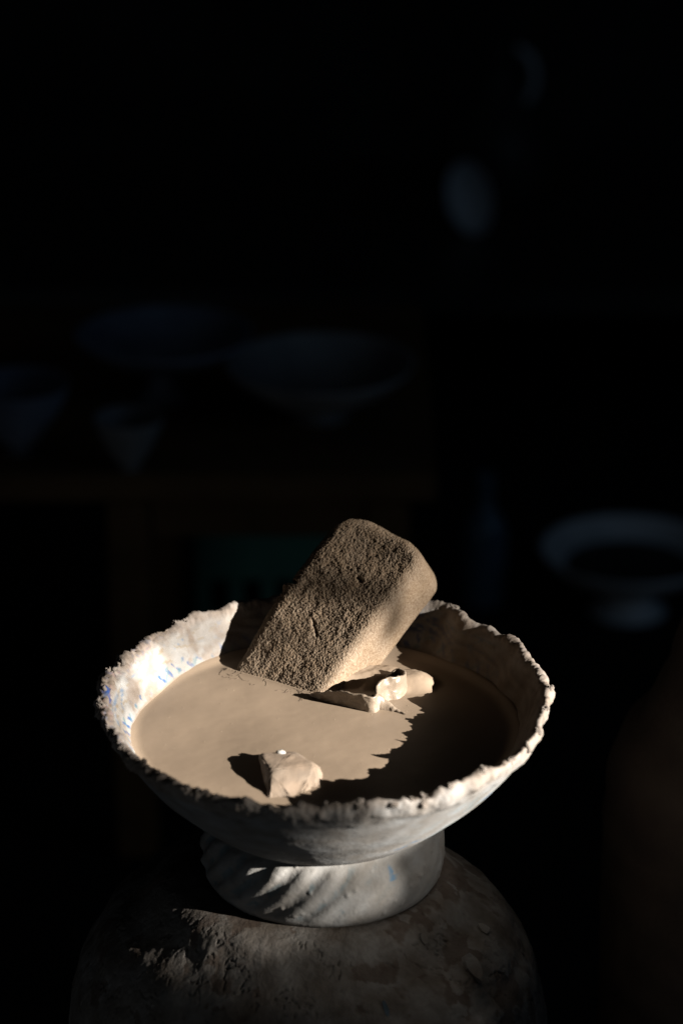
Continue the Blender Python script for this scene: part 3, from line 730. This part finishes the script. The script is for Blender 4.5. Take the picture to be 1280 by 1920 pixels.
# ------------------------------------------------------------------ back of the workshop
def ground(px, py, z):
    p = unproj(px, py, z); p[2] = z; return p
def build_back():
    # wooden table with dishes
    tz = 0.45; fe = ground(0, 892, tz)[1]; xl = ground(-160, 892, tz)[0]; xr = ground(820, 892, tz)[0]
    t = thing('work_table', 'old brown wooden table standing behind the bowl in the dark', 'table', ((xl + xr) / 2, fe + 0.28, 0))
    ox, oy = (xl + xr) / 2, fe + 0.28; hw = (xr - xl) / 2
    box('table_top', -hw, hw, -0.28, 0.28, tz - 0.03, tz, M['wood'], t)
    lx = ground(252, 1000, 0.35)[0] - ox
    for (a, b) in ((lx, -0.25), (hw - 0.05, -0.25), (lx, 0.25), (hw - 0.05, 0.25)):
        box('leg', a - 0.022, a + 0.022, b - 0.022, b + 0.022, 0, tz - 0.031, M['wood'], t)
    for b in (-0.252, 0.252): box('apron', lx + 0.024, hw - 0.074, b - 0.01, b + 0.01, tz - 0.075, tz - 0.031, M['wood'], t, 0.002)
    def dish(px, py, wpx, hpx_total, label, mat, foot, name='footed_dish', depth=0.35):
        """wpx rim width in pixels; foot base centre at pixel (px,py) on the table"""
        p = ground(px, py, tz); D = np.linalg.norm(p - CAM); u = D / F; R = wpx / 2 * u; Hh = hpx_total * u
        root = thing(name, label, 'dish', p)
        f = Hh * foot
        lathe('basin', [(0.0, f), (R * 0.30, f), (R * 0.6, f + (Hh - f) * 0.3), (R * 0.88, f + (Hh - f) * 0.72), (R, Hh), (R * 0.985, Hh + 0.002), (R * 0.86, f + (Hh - f) * 0.76), (R * 0.55, f + (Hh - f) * 0.38), (0.0, f + (Hh - f) * 0.2)], 0, mat, root)
        if foot > 0: lathe('foot', [(R * 0.2, f + 0.001), (R * 0.16, f * 0.6), (R * 0.22, f * 0.2), (R * 0.3, 0.003), (R * 0.29, 0.0), (R * 0.1, 0.0)], 0, mat, root)
        return root
    dish(310, 745, 330, 125, 'wide blue-grey stemmed dish behind the small teacup on the table', M['bluechina'], 0.5)
    dish(600, 780, 350, 105, 'broad shallow grey dish on back table behind the sponge', M['china'], 0.2, 'shallow_dish')
    dish(40, 845, 190, 130, 'blue-grey round bowl at the end of the back table', M['bluechina'], 0.12, 'round_bowl')
    dish(245, 878, 130, 100, 'small pale teacup in front of the stemmed dish', M['china'], 0.1, 'small_cup')
    # green crate below the table
    z = 0.33; a = ground(365, 935, z); b = ground(640, 935, z); dy = 0.22
    cr = thing('green_crate', 'faded green plastic crate on the floor below the table', 'crate', (a[0], a[1], 0)); wd = b[0] - a[0]
    box('front_panel', 0, wd, 0, 0.008, z - 0.10, z, M['green'], cr, 0.002); box('back_panel', 0, wd, dy, dy + 0.008, 0.03, z, M['green'], cr, 0.002)
    box('side_panel', 0, 0.008, 0.009, dy - 0.001, 0.03, z - 0.002, M['green'], cr, 0.002); box('side_panel', wd - 0.008, wd, 0.009, dy - 0.001, 0.03, z - 0.002, M['green'], cr, 0.002)
    box('lower_front_panel', 0, wd, 0, 0.008, 0.03, z - 0.14, M['green'], cr, 0.002)
    for i in range(5): x = i * (wd - 0.016) / 4; box('slat', x, x + 0.016, 0.001, 0.007, z - 0.141, z - 0.099, M['green'], cr, 0)
    box('crate_bottom', 0, wd, 0, dy + 0.008, 0.0, 0.031, M['green'], cr, 0.002)
    # footed bowl on the floor at the right
    p = ground(1175, 1145, 0.0); D = np.linalg.norm(p - CAM); u = D / F; R = 165 * u; Hh = 125 * u
    b2 = thing('pale_compote', 'pale blue-white footed bowl on the floor beside the tall jar', 'bowl', p)
    lathe('basin', [(0, Hh * .42), (R * .32, Hh * .42), (R * .6, Hh * .55), (R * .88, Hh * .8), (R, Hh), (R * .98, Hh * 1.02), (R * .84, Hh * .84), (R * .5, Hh * .6), (0, Hh * .52)], 0, M['paleglaze'], b2)
    lathe('foot', [(R * .3, Hh * .43), (R * .26, Hh * .3), (R * .3, Hh * .12), (R * .42, .004), (R * .4, 0), (R * .1, 0)], 0, M['paleglaze'], b2)
    lathe('shade_disc', [(0, Hh * .74), (R * .4, Hh * .74), (R * .74, Hh * .735), (R * .745, Hh * .70), (0, Hh * .66)], 0, M['dark'], b2)  # dark disc added to stand for the shade inside the bowl
    # blue bottle
    p = ground(905, 1125, 0.0); D = np.linalg.norm(p - CAM); u = D / F
    bo = thing('glass_bottle', 'blue glass bottle standing on the floor beyond the sponge', 'bottle', p)
    lathe('bottle_body', [(0, .003), (38 * u, 0), (42 * u, 10 * u), (42 * u, 130 * u), (34 * u, 165 * u), (18 * u, 190 * u), (16 * u, 240 * u), (18 * u, 243 * u), (18 * u, 252 * u), (12 * u, 252 * u), (12 * u, 230 * u)], 0, M['glass'], bo)
    # low bench at the wall with a dark jug and a pale oval standing in for its highlight
    bz = 0.25; f0 = ground(0, 545, bz)[1]
    be = thing('wall_bench', 'low dark plank bench along the back wall', 'bench', (0.3, f0 + 0.2, 0))
    box('bench_top', -1.3, 1.3, -0.2, 0.5, bz - 0.04, bz, M['dark'], be)
    for x in (-1.1, 1.1): box('leg', x - 0.03, x + 0.03, -0.15, 0.2, 0, bz - 0.041, M['dark'], be)
    p = ground(930, 402, bz); p[1] += 0.11; D = np.linalg.norm(p - CAM); u = D / F
    j = thing('dark_jug', 'dark glazed jug with narrow neck on the wall bench', 'jug', p)
    JK = 0.78 * u
    lathe('jug_body', [(0, .003), (75 * u, 0), (95 * u, 40 * JK), (105 * u, 110 * JK), (88 * u, 185 * JK), (50 * u, 240 * JK), (30 * u, 275 * JK), (28 * u, 340 * JK), (36 * u, 372 * JK), (30 * u, 372 * JK), (22 * u, 330 * JK)], 0, M['dark'], j)
    hd = []
    for a in np.linspace(-1.2, 1.35, 14): hd.append((30 * u + 42 * u * math.cos(a), 0, 285 * JK + 55 * u * math.sin(a)))
    V, Fc = [], []
    for i, c in enumerate(hd):
        an = -1.2 + 2.55 * i / 13
        for e in range(8):
            th = 2 * math.pi * e / 8; rx = 8 * u * math.cos(th)
            V.append((c[0] + rx * math.cos(an), 9 * u * math.sin(th), c[2] + rx * math.sin(an)))
    for i in range(13):
        for e in range(8): Fc.append((i * 8 + e, i * 8 + (e + 1) % 8, (i + 1) * 8 + (e + 1) % 8, (i + 1) * 8 + e))
    mesh_obj('handle', V, Fc, M['paleglaze'], j)
    # pale oval shape added in place of a highlight on the jug
    p = ground(876, 430, bz); p[1] -= 0.03
    od = thing('oval_highlight', 'small pale oval shape standing in for a highlight on the jug', 'dish', p)
    n, m = 40, 10; V, Fc = [], []
    for lvl in (0, 1):
        for i in range(n):
            a = 2 * math.pi * i / n
            for k in range(m):
                f = (k + 0.3) / (m - 0.7); dep = 22 * u * (1 - f ** 2)
                V.append((40 * u * f * math.cos(a), dep + (5 * u if lvl else 0), 68 * u * f * math.sin(a)))
    def idx(l, i, k): return l * n * m + (i % n) * m + k
    for i in range(n):
        for k in range(m - 1):
            Fc.append((idx(0, i, k), idx(0, i, k + 1), idx(0, i + 1, k + 1), idx(0, i + 1, k))); Fc.append((idx(1, i, k), idx(1, i + 1, k), idx(1, i + 1, k + 1), idx(1, i, k + 1)))
        Fc.append((idx(0, i, m - 1), idx(1, i, m - 1), idx(1, i + 1, m - 1), idx(0, i + 1, m - 1)))
    Fc.append(tuple(idx(0, i, 0) for i in range(n))); Fc.append(tuple(idx(1, i, 0) for i in range(n))[::-1])
    V = np.array(V); ca, sa = math.cos(0.22), math.sin(0.22)
    V = np.stack([V[:, 0] * ca - V[:, 2] * sa * -1 * -1, V[:, 1], V[:, 0] * sa + V[:, 2] * ca], 1); V[:, 2] -= V[:, 2].min()
    mesh_obj('highlight_body', V, Fc, M['paleglaze'], od, recalc=True)
build_back()
